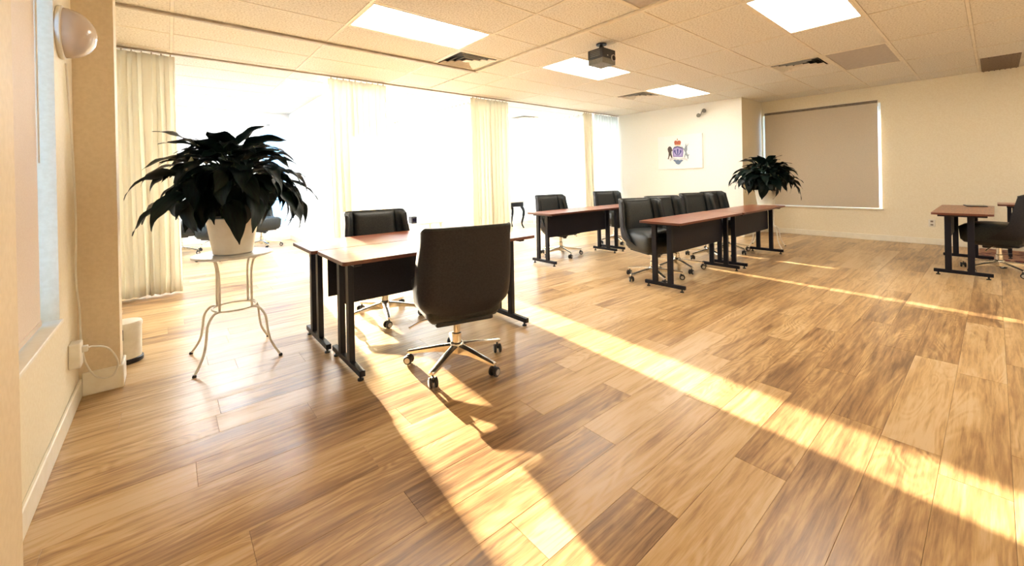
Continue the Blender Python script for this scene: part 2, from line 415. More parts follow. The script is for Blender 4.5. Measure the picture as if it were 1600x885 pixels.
def diffuser(name, label, x0, x1, y0, y1, kind):
    t = thing(name, label, 'ceiling light' if kind != 'ret' else 'vent', ((x0+x1)/2, (y0+y1)/2, HC))
    w, d = x1-x0-.022, y1-y0-.022
    bm = new()
    for s in (-1, 1):
        box(bm, (s*(w/2-.010), 0, .004), (.02, d, .014)); box(bm, (0, s*(d/2-.010), .004), (w-.04, .02, .014))
    finish(bm, 'frame', M['rail'], t)
    bm = new(); box(bm, (0, 0, .006), (w-.04, d-.04, .006))
    finish(bm, 'diffuser', {'on': M['lamp_main'], 'far': M['lamp_far'], 'off': M['lamp_off'], 'ret': M['lamp_off']}[kind], t)
    return t
def vent(label, x, y, s=.6096):
    t = thing('ceiling_vent', label, 'vent', (x+s/2, y+s/2, HC))
    h = s/2-.011
    def ring(bm, a, b, za, zb):
        A = [bm.verts.new((i*a, j*a, za)) for i, j in ((-1, -1), (1, -1), (1, 1), (-1, 1))]; B = [bm.verts.new((i*b, j*b, zb)) for i, j in ((-1, -1), (1, -1), (1, 1), (-1, 1))]
        A2 = [bm.verts.new((v.co.x*.985, v.co.y*.985, v.co.z+.003)) for v in A]; B2 = [bm.verts.new((v.co.x*.985, v.co.y*.985, v.co.z+.003)) for v in B]
        for i in range(4):
            k = (i+1) % 4
            bm.faces.new((A[i], A[k], B[k], B[i])); bm.faces.new((A2[i], B2[i], B2[k], A2[k]))
            bm.faces.new((A[i], A2[i], A2[k], A[k])); bm.faces.new((B[i], B[k], B2[k], B2[i]))
    bm = new(); box(bm, (0, 0, .085), (2*h, 2*h, .004)); [box(bm, c_, s_) for c_, s_ in (((h*.9, 0, .045), (.004, 2*h*.9, .08)), ((-h*.9, 0, .045), (.004, 2*h*.9, .08)), ((0, h*.9, .045), (2*h*.9, .004, .08)), ((0, -h*.9, .045), (2*h*.9, .004, .08)))]
    finish(bm, 'duct_opening', M['plastic'], t)  # black lining puts the shade between the louvers into colour
    bm = new(); ring(bm, h, h*.90, -.002, -.004); finish(bm, 'frame', M['rail'], t)
    for a in (.72, .50, .28):
        bm = new(); ring(bm, h*(a+.02), h*(a+.13), .020, -.011); finish(bm, 'louver', M['white_metal'], t)
    bm = new(); box(bm, (0, 0, 0), (h*.30, h*.30, .006)); finish(bm, 'louver', M['rail'], t)
    return t
names_on = {0: 'long lit ceiling panel over the plant stand side, left of the square vent', 1: 'lit ceiling panel right behind the hanging projector',
            2: 'lit ceiling panel farthest from the camera, by the picture wall', 3: 'lit ceiling panel at the top edge, right of the projector',
            4: 'lit ceiling panel behind the camera in the middle', 5: 'lit ceiling panel behind the camera on the right side'}
cx_of = {cellkey(*q): i for i, q in enumerate(lights_on)}
fx_of = {cellkey(*q): i for i, q in enumerate(fill_panels_far)}
far_names = ['cool lit ceiling panel in the left bay near the curtain line', 'cool lit ceiling panel in the left bay near the far wall', 'cool lit ceiling panel in the middle bay near the curtain line',
             'cool lit ceiling panel in the middle bay near the far wall', 'cool lit ceiling panel in the right bay near the curtain line', 'cool lit ceiling panel in the right bay near the far wall', 'cool lit ceiling panel behind the picture wall near the sheer curtain', 'cool lit ceiling panel behind the picture wall near the far wall']
vent_lab = {cellkey(*q): l for q, l in zip(vents, ['white square louvred ceiling vent beside the long lit panel on the left', 'dark louvred ceiling vent beside the unlit grey panel at upper right',
            'dark louvred ceiling vent touching the farthest lit panel', 'small dark ceiling vent in the far bay seen between curtains'])}
for i in range(len(xs)-1):
    for j in range(len(ys)-1):
        x0, x1, y0, y1 = cell(i, j); kd = special.get((i, j))
        if kd == 'on': diffuser('ceiling_light', names_on[cx_of[(i, j)]], x0, x1, y0, y1, 'on')
        elif kd == 'far': diffuser('ceiling_light', far_names[fx_of[(i, j)]], x0, x1, y0, y1, 'far')
        elif kd == 'off': diffuser('ceiling_light', 'unlit grey ceiling panel beside the dark vent at upper right', x0, x1, y0, y1, 'off')
        elif kd == 'vent':
            vent(vent_lab[(i, j)], x0, y0); tile(x0+.6096, x1, y0, y1)
        elif kd == 'ret':
            diffuser('return_vent', 'dull grey return air panel cut by the top edge above the projector', x0, x0+.648, y0, y1, 'ret'); tile(x0+.648, x1, y0, y1)
        elif abs(x0-2.487) < .01 and y0 < YT-.2:
            tile(x0, 3.135, y0, y1); tile(3.135, x1, y0, y1)
        else: tile(x0, x1, y0, y1)
t = thing('return_grille', 'dark brown return grille strip at the right edge of the ceiling', 'vent', (8.63, -.06, HC-.002))
bm = new(); box(bm, (0, 0, .0), (1.1, .34, .004)); finish(bm, 'backing', M['return'], t)
for q in range(7):
    bm = new(); box(bm, (0, -.15+q*.05, -.006), (1.1, .012, .008)); finish(bm, 'slat', M['return'], t)
for y in [a for a in AY if YB < a < YF]:
    bm = new(); bb(bm, XL, XR, y-.012, y+.012, HC-.001, HC+.012); finish(bm, 'ceiling_rail', M['rail'], ceiling)
for x in [b for b in BX if XL < b < XR]:
    bm = new(); bb(bm, x-.012, x+.012, YB, YF, HC-.0015, HC+.0115); finish(bm, 'ceiling_rail', M['rail'], ceiling)
# heavier channel running along and then out over the room
bm = new(); bb(bm, XL, 3.165, 4.385, 4.425, HC-.022, HC-.001, .003); struct('trim_1', bm, M['rail_dark'])
bm = new(); bb(bm, 3.115, 3.155, YB, 4.385, HC-.022, HC-.001, .003); struct('trim_2', bm, M['rail'])

# walls
bm = new(); wall_with_holes(bm, 'X', XL-T, XL, YB-T, YF+T, 0, HC+.1, [(1.35, 2.84, .55, 2.30), (6.3, 9.2, .5, 2.35)]); struct('wall_left', bm, M['wall'])
bm = new(); wall_with_holes(bm, 'X', XR, XR+T, YB-T, YP+T, 0, HC+.1, [(1.23, 3.0, .54, 2.33)]); struct('wall_right', bm, M['wall'])
bm = new(); bb(bm, XP+.004, XR+T, YP, YP+T, 0, HC+.1); struct('wall_return', bm, M['wall'])
bm = new(); bb(bm, XP, XP+T, YP+T, YT+.05, 0, HC+.1); bb(bm, XP, XP+.004, YP, YP+T, 0, HC+.1); struct('wall_picture', bm, M['wall_pale'])
bm = new(); bb(bm, XL, XR, YB-T, YB, 0, HC+.1); struct('wall_behind', bm, M['wall'])
far_holes = [(1.40, 1.93, .25, 2.35), (2.2, 4.1, .25, 2.35), (4.5, 7.0, .25, 2.35)]
bm = new(); wall_with_holes(bm, 'Y', YF, YF+T, XL, XR+T, 0, HC+.1, far_holes); struct('wall_far', bm, M['wall_white'])
bm = new(); bb(bm, XR, XR+T, YT, YF, 0, HC+.1); bb(bm, XP, XR, YT+.05, YT+.05+T, 0, HC+.1); struct('wall_far_right', bm, M['wall_white'])
bm = new(); bb(bm, 1.95, 2.05, 6.9, YF, 0, HC+.1); struct('wall_partition', bm, M['wall_white'])
# pilasters
bm = new(); bb(bm, XL, -.23, 3.31, 3.47, 0, HC); struct('wall_pilaster_far', bm, M['pilaster'])
bm = new(); bb(bm, XL, -.23, .55, 1.24, 0, HC); struct('wall_pilaster_near', bm, M['pilaster'])
# baseboards
def baseboard(name, x0, x1, y0, y1, mat='trim'):
    bm = new(); bb(bm, x0, x1, y0, y1, 0, .10, .004); struct(name, bm, M[mat])
baseboard('baseboard_left', XL, XL+.014, 1.17, 3.31)
bm = new(); bb(bm, XL+.014, -.216, 3.296, 3.31, 0, .13, .004); bb(bm, -.23, -.216, 3.31, 3.484, 0, .13, .004); struct('baseboard_pilaster', bm, M['trim'])
baseboard('baseboard_right', XR-.014, XR, YB, YP)
baseboard('baseboard_return', XP, XR-.014, YP-.014, YP)
baseboard('baseboard_picture', XP-.014, XP, YP-.014, YT)
baseboard('baseboard_far', XL, 1.95, YF-.014, YF)
baseboard('baseboard_partition', 1.936, 1.95, 6.9, YF-.014)

# windows
def window(name, axis, a_out, a_in, u0, u1, z0, z1, mull=()):
    """frame set near the outer face; axis X = wall plane normal to x"""
    bm = new(); w = .045
    def put(ua, ub, za, zb, d0, d1):
        if axis == 'X': bb(bm, d0, d1, ua, ub, za, zb)
        else: bb(bm, ua, ub, d0, d1, za, zb)
    d0, d1 = sorted((a_out, a_out + (a_in-a_out)*.35))
    put(u0, u1, z0, z0+w, d0, d1); put(u0, u1, z1-w, z1, d0, d1); put(u0, u0+w, z0+w, z1-w, d0, d1); put(u1-w, u1, z0+w, z1-w, d0, d1)
    for q in mull: put(q-w/2, q+w/2, z0+w, z1-w, d0, d1)
    o = struct(name, bm, M['frame'])
    bm = new(); mid = (d0+d1)/2
    if axis == 'X': bb(bm, mid-.003, mid+.003, u0+w, u1-w, z0+w, z1-w)
    else: bb(bm, u0+w, u1-w, mid-.003, mid+.003, z0+w, z1-w)
    finish(bm, 'pane', M['glass'], o)
    return o
window('window_1', 'X', XL-T, XL, 1.35, 2.84, .55, 2.30)
window('window_2', 'X', XR+T, XR, 1.23, 3.0, .54, 2.33)
window('window_3', 'Y', YF+T, YF, 1.40, 1.93, .25, 2.35)
window('window_4', 'Y', YF+T, YF, 2.2, 4.1, .25, 2.35, (3.12,))
window('window_5', 'Y', YF+T, YF, 4.5, 7.0, .25, 2.35, (5.2,))
window('window_6', 'X', XL-T, XL, 6.3, 9.2, .5, 2.35, (7.75,))
bm = new(); bb(bm, XL-.05, XL+.012, 1.34, 2.85, .535, .552, .003); struct('trim_3', bm, M['trim'])
bm = new(); bb(bm, XR-.03, XR+.06, 1.2, 3.0, .515, .545, .004); struct('trim_4', bm, M['trim'])
def blind(label, axis, a, u0, u1, z0, z1, mat, group=None, cat='blind', chain=None):
    c = ((a, (u0+u1)/2, z0) if axis == 'X' else ((u0+u1)/2, a, z0))
    t = thing('roller_blind', label, cat, c)
    w, h = u1-u0, z1-z0
    def bx(bm, cu, cz, su, sz, th, off=0):
        if axis == 'X': box(bm, (off, cu, cz), (th, su, sz))
        else: box(bm, (cu, off, cz), (su, th, sz))
    bm = new(); bx(bm, 0, h/2, w, h-.03, .004); finish(bm, 'fabric', mat, t)
    bm = new(); lathe(bm, [(.022, -w/2), (.022, w/2)], 16, (0, 0, h-.01), 'Y' if axis == 'X' else 'X'); finish(bm, 'roller', M['dark_frame'] if mat is M['blind'] else M['white_plastic'], t, 40)
    bm = new(); bx(bm, 0, .012, w, .022, .012); finish(bm, 'hem_bar', mat, t)
    if chain is not None:
        bm = new(); tube(bm, [(chain[0], chain[1], h-.02), (chain[0], chain[1], h*.42)], .003, 6); finish(bm, 'chain', M['white_plastic'], t, 40)
    return t
blind('large greige roller blind drawn down over the window at right', 'X', XR-.035, 1.262, 2.955, .55, 2.36, M['blind'], chain=(-.01, -.86))
blind('pinkish roller blind drawn down in the deep left wall window', 'X', XL-.045, 1.37, 2.735, .56, 2.28, M['blind_lav'], chain=(.012, .66))
blind('white roller blind on the far wall of the middle bay', 'Y', YF-.03, 3.12, 4.15, .20, 2.40, M['blind_white'])  # unseen blind, added to glow white with sun behind it
for a, b, l in ((4.45, 5.675, 'left'), (5.71, 5.73, 'narrow second'), (5.75, 5.765, 'narrow third'), (5.785, 6.80, 'middle'), (6.86, 7.05, 'right')):
    blind('white roller blind, %s of the row on the right bay far wall' % l, 'Y', YF-.03, a, b, .20, 2.40, M['blind_white'])  # unseen panels, added and spaced so their gaps cast floor streaks

# curtains
bm = new(); bb(bm, XL, XP, YT-.018, YT+.018, HC-.016, HC-.001, .002); tr = tag(finish(bm, 'curtain_track', M['rail_dark']), 'slim ceiling curtain track running across the room above the drapes', 'curtain track')
def curtain(label, x0, x1, mat, folds, amp=.045, y=YT, axis='X', seed=0, bot_shift=(0, 0), z0=.015):
    r_ = random.Random(seed); t = thing('curtain', label, 'curtain', (x0, y, z0) if axis == 'X' else (y, x0, z0))
    n = folds*10; rows = 16; W = x1-x0; H = HC-.035-z0
    ph = [r_.uniform(-.5, .5) for _ in range(folds+2)]; am = [r_.uniform(.55, 1.25) for _ in range(folds+2)]
    top, bot = [], []
    for i in range(rows+1):
        v = i/rows; z = v*H; A = []; B = []
        pinch = 1-.55*max(0, (v-.86)/.14)
        for j in range(n+1):
            u = j/n; k = min(int(u*folds), folds-1); f = u*folds-k
            drift = .012*math.sin(3*v+ph[k]*6)
            d = math.sin(2*PI*(f+.12*ph[k]))*amp*am[k]*pinch*(.8+.35*(1-v)) + .010*math.sin(4*PI*f+ph[k+1]*8)*(1-v)
            xx = u*W + drift*math.sin(PI*u) + (1-v)*(bot_shift[0]*(1-u)+bot_shift[1]*u) + .010*math.sin(2*PI*f*2+ph[k]*5)*pinch
            if axis == 'X': A.append((xx, d-.0006, z)); B.append((xx, d+.0006, z))
            else: A.append((d-.0006, xx, z)); B.append((d+.0006, xx, z))
        top.append(A); bot.append(B)
    bm = new(); closed_grid(bm, top, bot); finish(bm, 'drape', mat, t, 180)
    for k in range(folds):
        bm = new(); u = (k+.5)/folds*W
        p = (u, 0, H) if axis == 'X' else (0, u, H)
        box(bm, (p[0], p[1], H+.008), (.012, .012, .026), bev=.002, seg=1); finish(bm, 'glider', M['rail_dark'], t)
    return t
curtain('cream curtain at far left beside the pilaster, behind the trash bin', -.385, .08, M['curtain'], 6, seed=1, bot_shift=(0, .03))
curtain('cream curtain hanging between the big plant and the first desk chair', 1.66, 2.47, M['curtain'], 10, seed=2, bot_shift=(.06, .02))
curtain('cream curtain hanging left of the projector, above the first desk', 3.97, 4.80, M['curtain'], 10, seed=3, bot_shift=(.02, .02))
curtain('narrow cream curtain left of the coat of arms picture', 6.93, 7.22, M['curtain'], 4, seed=4, bot_shift=(.04, .05))
curtain('white sheer curtain drawn beside the picture wall', 7.30, 8.17, M['sheer'], 9, seed=5, amp=.03)
curtain('pale sheer curtain dividing the middle and right bays', 5.85, 9.40, M['sheer'], 26, y=4.22, axis='Y', seed=6, amp=.035)
curtain('pale sheer curtain closing the right bay at its far side', 5.85, 9.40, M['sheer'], 26, y=7.12, axis='Y', seed=7, amp=.035)
curtain('white sheer curtain over the tall window of the left bay', 6.1, 9.3, M['sheer'], 20, y=-.30, axis='Y', seed=8, amp=.03)

# ------------------------------------------------------------------ tables
def table(name, label, x, y, w, d, h, rotz=0.0, panel_side=-1, inset=.10, panel_y=0.0, footlen=None):
    """w along local x, d along local y"""
    t = thing(name, label, 'table', (x, y, 0), rotz, 'training tables with mahogany tops')
    bm = new(); prism(bm, roundrect(w, d, .025), 'Z', h-.022, h)
    for f in bm.faces:
        f.material_index = 0 if abs(f.calc_center_median().z-h) < 1e-4 and abs(f.normal.z) > .5 or len(f.verts) > 6 and f.calc_center_median().z > h-.003 else 1
    finish(bm, 'tabletop', [M['mahogany'], M['mahogany_edge']], t)
    fl = footlen or d-.02
    for s in (-1, 1):
        xx = s*(w/2-inset)
        ft = new(); box(ft, (xx, 0, .048), (.034, fl, .036), bev=.003, seg=1); f = finish(ft, 'foot', M['black_metal'], t)
        for q in (-1, 1):
            g_ = new(); lathe(g_, [(.018, 0), (.018, .01), (.008, .012), (.008, .034)], 12, (xx, q*(fl/2-.035), 0)); finish(g_, 'glide', M['plastic'], f, 40)
        for q in (-1, 1):
            p = new(); box(p, (xx, q*.085+.02, (.06+h-.045)/2), (.034, .052, h-.045-.06), bev=.002, seg=1); finish(p, 'post', M['black_metal'], t)
        p = new(); box(p, (xx, 0, h-.034), (.045, d*.8, .022), bev=.002, seg=1); finish(p, 'support_rail', M['black_metal'], t)
    pn = new(); box(pn, (0, panel_y, h-.022-.165), (w-2*inset-.045, .012, .31), bev=.002, seg=1); p = finish(pn, 'modesty_panel', M['panel'], t)
    for s in (-1, 1):
        c = new(); box(c, (s*(w/2-inset-.06), panel_y-.008, h-.07), (.03, .006, .05)); finish(c, 'bracket', M['plastic'], p)
    bx = new(); box(bx, (0, .02, h-.034), (w-2*inset, .03, .02)); finish(bx, 'beam', M['black_metal'], t)
    return t
HT = .70
T1a = table('training_table', 'mahogany training table in front, nearest the camera, high-back chair pushed in', 1.50, 2.65, 1.50, .54, .715, panel_y=.10, footlen=.52)
T1b = table('training_table', 'mahogany training table behind the nearest one, ends butted to it', 1.47, 3.20, 1.50, .54, .715, panel_y=-.19, footlen=.52)
T2a = table('training_table', 'mahogany training table with two chairs behind, near the curtain left of center', 4.55, 3.95, 1.53, .46, HT, panel_y=-.03)
T2b = table('training_table', 'mahogany training table mostly hidden behind the middle row of chairs', 6.09, 3.95, 1.53, .46, HT, panel_y=-.03)
T3a = table('training_table', 'mahogany training table in the middle row, near half with empty top', 4.57, 2.21, 1.53, .46, HT, panel_y=-.03)
T3b = table('training_table', 'mahogany training table in the middle row, far half beside the second plant', 6.11, 2.20, 1.53, .46, HT, panel_y=-.03)
TRa = table('training_table', 'mahogany training table at right with a black tablet on it', 7.28, .24, 1.53, .46, HT, panel_y=.12)
TRb = table('training_table', 'mahogany training table cut off by the right edge, behind the right chair', 8.46, -.78, 1.53, .46, HT, rotz=PI/2, panel_y=.1)
TRb.location.z = .012
t = thing('tablet', 'flat black tablet lying on the right hand table', 'tablet', (7.92, .17, HT), .15)
bm = new(); box(bm, (0, 0, .006), (.26, .18, .010), bev=.003, seg=1); finish(bm, 'body', M['plastic'], t)
bm = new(); box(bm, (0, 0, .0115), (.24, .16, .001)); finish(bm, 'screen', M['lens'], t)

# ------------------------------------------------------------------ chairs
def chair_proto(label, mats=None, wing=1.0):
    t = thing('office_chair', label, 'chair', (0, 0, 0), 0, 'charcoal office chairs')
    LB, LS = M['leather_back'], M['leather']
    SZ0, SZ1 = .33, .56      # seat bottom / top
    def plan(s, v):
        """U-shaped plan outline: s in -1..1, returns (x, y, nx, ny)"""
        hw = .275 + .016*math.sin(PI*min(1, v*1.15)) - .03*max(0, .25-v)/.25
        d = (.13 + .15*max(0, 1-v/.42)**1.2)*wing
        rc = .085
        flat = hw-rc; arc = PI/2*rc; st = max(0, d-rc); Lt = flat+arc+st
        q = abs(s)*Lt; sg = 1 if s >= 0 else -1
        if q < flat: x, y, nx, ny = q, 0, 0, 1
        elif q < flat+arc:
            a = (q-flat)/rc; x = flat+rc*math.sin(a); y = rc-rc*math.cos(a); nx, ny = -math.sin(a), math.cos(a)
        else: x = hw; y = rc+(q-flat-arc); nx, ny = -1, 0
        y -= .012*(1-(x/hw)**2)
        return sg*x, y, sg*nx, ny
    def place(s, v, off):
        x, y, nx, ny = plan(s, v)
        z = .355+.54*v
        yb = -.235-.085*v**1.3 + .05*max(0, .18-v)/.18
        z += -.03*max(0, abs(s)-.8)/.2*max(0, v-.6)/.4
        return (x+nx*off, yb+y+ny*off, z)
    def solid(s0, s1, v0, v1, off0, off1, ns, nv, p=5, thick_edge=.35):
        fr, bk = [], []
        for i in range(nv+1):
            v = v0+(v1-v0)*i/nv; tv = 2*i/nv-1; A, B = [], []
            for j in range(ns+1):
                s = s0+(s1-s0)*j/ns; ts = 2*j/ns-1
                pil = max(0, (1-abs(tv)**p))**.4*max(0, (1-abs(ts)**p))**.4
                A.append(place(s, v, off0+(off1-off0)*(thick_edge+(1-thick_edge)*pil))); B.append(place(s, v, off0))
            fr.append(A); bk.append(B)
        bm = new(); closed_grid(bm, fr, bk); return bm
    # outer shell, bottom rounded in
    fr, bk = [], []
    nv, ns = 18, 30
    for i in range(nv+1):
        v = i/nv; A, B = [], []
        for j in range(ns+1):
            s = 2*j/ns-1
            sh = 1-.16*max(0, .16-v)/.16
            x, y, z = place(s, v, 0); A.append((x*sh, y, z)); x, y, z = place(s, v, .018); B.append((x*sh, y, z))
        fr.append(A); bk.append(B)
    bm = new(); closed_grid(bm, fr, bk); finish(bm, 'back_shell', LB, t, 50)
    finish(solid(-.50, .50, .22, 1.0, .016, .066, 16, 16), 'backrest', LS, t, 60)
    for s0, s1 in ((-1, -.505), (.505, 1)):
        finish(solid(s0, s1, .14, 1.004, .016, .052, 12, 16), 'side_bolster', LS, t, 60)
    # piping along the top edge
    bm = new(); tube(bm, [place(-1+2*j/30, 1.005, .012) for j in range(31)], .011, 8); finish(bm, 'piping', LS, t, 60)
    # seat cushion: rounded block with a waterfall front
    fr, bk = [], []
    for i in range(15):
        ty = 2*i/14-1; A, B = [], []
        for j in range(17):
            tx = 2*j/16-1
            w = .245*(1-.05*max(0, ty)**2)
            x = w*tx*(1-.06*abs(ty)**8); y = .028 + .248*ty*(1-.05*abs(tx)**8)
            top = SZ1 - .035*max(0, ty)**4 - .012*abs(tx)**6 + .006*(1-tx*tx)
            edge = max(0, 1-abs(tx)**10)**.35*max(0, 1-abs(ty)**10)**.35
            A.append((x, y, SZ1-.045+(top-SZ1+.045)*edge)); B.append((x*(.95), .01+(y-.01)*.95, SZ0+.04-.04*edge))
        fr.append(A); bk.append(B)
    bm = new(); closed_grid(bm, fr, bk); finish(bm, 'seat', LS, t, 60)
    bm = new(); box(bm, (0, 0, SZ0-.004), (.36, .36, .03), bev=.012, seg=2); finish(bm, 'seat_pan', M['plastic'], t)
    bm = new(); box(bm, (0, 0, .305), (.13, .20, .045), bev=.01, seg=2); box(bm, (0, .10, .295), (.05, .05, .06), bev=.008, seg=1); finish(bm, 'tilt_mechanism', M['plastic'], t)
    bm = new(); tube(bm, smooth_path([(-.05, 0, .31), (-.15, .01, .31), (-.22, .02, .30), (-.29, .04, .265)]), [.006]*18+[.008], 8); finish(bm, 'lever', M['chrome'], t, 60)
    bm = new(); lathe(bm, [(.030, .10), (.030, .20), (.022, .205), (.022, .30)], 20); finish(bm, 'gas_lift', M['chrome'], t, 40)
    bm = new(); lathe(bm, [(.018, .065), (.040, .075), (.046, .10), (.044, .135), (.034, .145)], 24); finish(bm, 'base_hub', M['chrome'], t, 50)
    R_ = .30
    for k in range(5):
        a = math.radians(8+72*k); ca, sa = math.cos(a), math.sin(a)
        bm = new(); rings = []
        for r, w, zt, zb in ((.03, .026, .132, .078), (.12, .022, .121, .086), (.22, .018, .104, .080), (.30, .016, .092, .072), (.318, .013, .088, .074)):
            rings.append([bm.verts.new((r*ca-q*w*sa, r*sa+q*w*ca, z)) for q, z in ((-1, zb), (1, zb), (1, zt-.006), (.55, zt), (-.55, zt), (-1, zt-.006))])
        for p, q in zip(rings, rings[1:]):
            for i in range(6): bm.faces.new((p[i], p[(i+1) % 6], q[(i+1) % 6], q[i]))
        bm.faces.new(rings[0][::-1]); bm.faces.new(rings[-1])
        finish(bm, 'base_leg', M['chrome'], t, 40)
        cb = new(); ang = a+1.2+k*.9; dx, dy = math.cos(ang), math.sin(ang)
        cx, cyv = R_*ca, R_*sa
        lathe(cb, [(.006, .045), (.006, .075)], 10, (cx, cyv, 0))
        # hood over the wheels
        box(cb, (cx-dx*.008, cyv-dy*.008, .045), (.036, .014, .03), rot=(0, 0, ang), bev=.004, seg=1)
        ct = finish(cb, 'caster', M['plastic'], t, 50)
        for q in (-1, 1):
            wv = new(); ox, oy = -dy*q*.017, dx*q*.017
            lathe(wv, [(.018, -.009), (.0275, -.006), (.029, 0), (.0275, .006), (.018, .009)], 20, (0, 0, 0), 'Y')
            for v in wv.verts:
                x0_, y0_ = v.co.x, v.co.y
                v.co.x = cx+ox-dx*.012+x0_*dx-y0_*dy; v.co.y = cyv+oy-dy*.012+x0_*dy+y0_*dx; v.co.z += .029
            w_ = finish(wv, 'wheel', M['plastic'], ct, 50)
            wf = new(); lathe(wf, [(.0175, 0), (.0175, .0015)], 16, (0, 0, 0), 'Y')
            for v in wf.verts:
                x0_, y0_ = v.co.x, v.co.y + (.0088 if q > 0 else -.0103)
                v.co.x = cx+ox-dx*.012+x0_*dx-y0_*dy; v.co.y = cyv+oy-dy*.012+x0_*dy+y0_*dx; v.co.z += .029
            # wheel cover belongs to the caster as well (kept one level up)
            finish(wf, 'wheel_cover', M['wheel_face'], ct, 50)
    return t
GR = 'charcoal office chairs'
c0 = chair_proto('large charcoal office chair nearest the camera, seen from behind')
c0.location = (1.39, 2.22, 0); c0.rotation_euler = (0, 0, math.radians(-14))
dup(c0, (1.42, 3.42, 0), math.radians(173), 'charcoal office chair facing the camera across the nearest tables', GR)
dup(c0, (4.53, 4.25, 0), math.radians(172), 'charcoal office chair at the left end of the back row, by the curtain', GR)
dup(c0, (6.05, 4.36, 0), math.radians(160), 'charcoal office chair second in the back row, partly behind its table', GR)
dup(c0, (4.20, 2.52, 0), math.radians(155), 'charcoal office chair at the left end of the middle row, seat showing', GR)
dup(c0, (4.86, 2.58, 0), math.radians(160), 'charcoal office chair second in the middle row, touching its left neighbour', GR)
dup(c0, (5.83, 2.62, 0), math.radians(155), 'charcoal office chair third in the middle row', GR)
dup(c0, (6.50, 2.64, 0), math.radians(168), 'charcoal office chair fourth in the middle row, beside the second plant', GR)
dup(c0, (7.18, -.02, 0), math.radians(-12), 'charcoal office chair at the right table, seen from the side, back cut off', GR)
dup(c0, (.62, 7.9, 0), math.radians(40), 'black office chair in the left bay, right behind the plant pot', GR)
dup(c0, (1.30, 8.7, 0), math.radians(200), 'black office chair in the left bay, farther back right of the pot', GR)
dup(c0, (.15, 8.9, 0), math.radians(90), 'black office chair in the left bay by the far wall, mostly behind leaves', GR)

# ------------------------------------------------------------------ plants and stands
def stand(label, x, y, h=.70, r=.235, rot=0.0):
    t = thing('plant_stand', label, 'plant stand', (x, y, 0), rot, 'white metal plant stands')
    bm = new(); lathe(bm, [(r-.012, h-.016), (r, h-.012), (r, h-.003), (r-.004, h), (r-.03, h-.002)], 48); finish(bm, 'stand_top', M['white_metal'], t, 40)
    a = .10; z1 = .335
    bm = new(); tube(bm, [(.125*math.cos(2*PI*k/40), .125*math.sin(2*PI*k/40), z1) for k in range(41)], .006, 8, cap=False); finish(bm, 'ring', M['white_metal'], t, 60)
    for sx in (-1, 1):
        for sy in (-1, 1):
            b = a*.9
            P = [(sx*.14, sy*.12, h-.016), (sx*.112, sy*.10, h-.03), (sx*.098, sy*b, h-.07), (sx*b, sy*b, h-.14), (sx*b, sy*b, z1+.06), (sx*b, sy*b, z1)]
            bm = new(); tube(bm, smooth_path(P, 5), .0075, 8); finish(bm, 'upright', M['white_metal'], t, 60)
            P = [(sx*b, sy*b, z1), (sx*.125, sy*.12, z1-.006), (sx*.158, sy*.152, z1-.06), (sx*.168, sy*.162, z1-.15), (sx*.18, sy*.175, z1-.22), (sx*.205, sy*.20, z1-.28), (sx*.232, sy*.228, .008)]
            bm = new(); tube(bm, smooth_path(P, 6), .0075, 8); l_ = finish(bm, 'leg', M['white_metal'], t, 60)
            bm = new(); lathe(bm, [(.011, 0), (.012, .008), (.008, .016)], 12, (sx*.232, sy*.228, 0)); finish(bm, 'foot_cap', M['plastic'], l_, 40)
    return t
S1 = stand('white metal plant stand at left under the larger plant', .335, 3.375)
S2 = stand('white metal plant stand behind the middle tables under the second plant', 7.29, 2.36, h=.66, rot=.2)

def leaf_mesh(name, Lb, W, droop, twist, seed):
    r_ = random.Random(seed); n = 12
    bm = new(); rows = []
    for i in range(n+1):
        t_ = i/n
        w = W*.5*(math.sin(PI*min(1, t_**.72))**.85)*(1-.35*t_) if 0 < t_ < 1 else 0
        if t_ > .8: w *= (1-(t_-.8)/.2)**.6 if t_ < 1 else 0
        w = max(w, .0015)
        a = -droop*t_; y = 0; z = 0
        # integrate the midrib
        m_ = 20
        for q in range(m_):
            tt = t_*(q+.5)/m_; ang = -droop*tt**1.3; y += math.cos(ang)*Lb*t_/m_; z += math.sin(ang)*Lb*t_/m_
        tw = twist*t_
        row = []
        for u in (-1, -.5, 0, .5, 1):
            zz = .22*abs(u)*w + .007*math.sin(t_*14+u*2+seed)*abs(u)
            xx = u*w
            row.append(bm.verts.new((xx*math.cos(tw)-zz*math.sin(tw), y, z+xx*math.sin(tw)+zz*math.cos(tw))))
        rows.append(row)
    for a_, b_ in zip(rows, rows[1:]):
        for j in range(4): bm.faces.new((a_[j], a_[j+1], b_[j+1], b_[j]))
    ret = bmesh.ops.solidify(bm, geom=list(bm.faces), thickness=.0012)
    bmesh.ops.recalc_face_normals(bm, faces=bm.faces)
    me = bpy.data.meshes.new(name); bm.to_mesh(me); bm.free()
    for p in me.polygons: p.use_smooth = True
    me.materials.append(M['leaf']); return me
LEAVES = [leaf_mesh('leaf', l, w*1.35, d, tw, s) for l, w, d, tw, s in ((.27, .105, 1.2, .3, 1), (.24, .09, 1.6, -.4, 2), (.29, .10, .9, .2, 3), (.22, .085, 1.9, .5, 4), (.30, .115, 1.4, -.2, 5), (.20, .07, .7, .3, 6))]
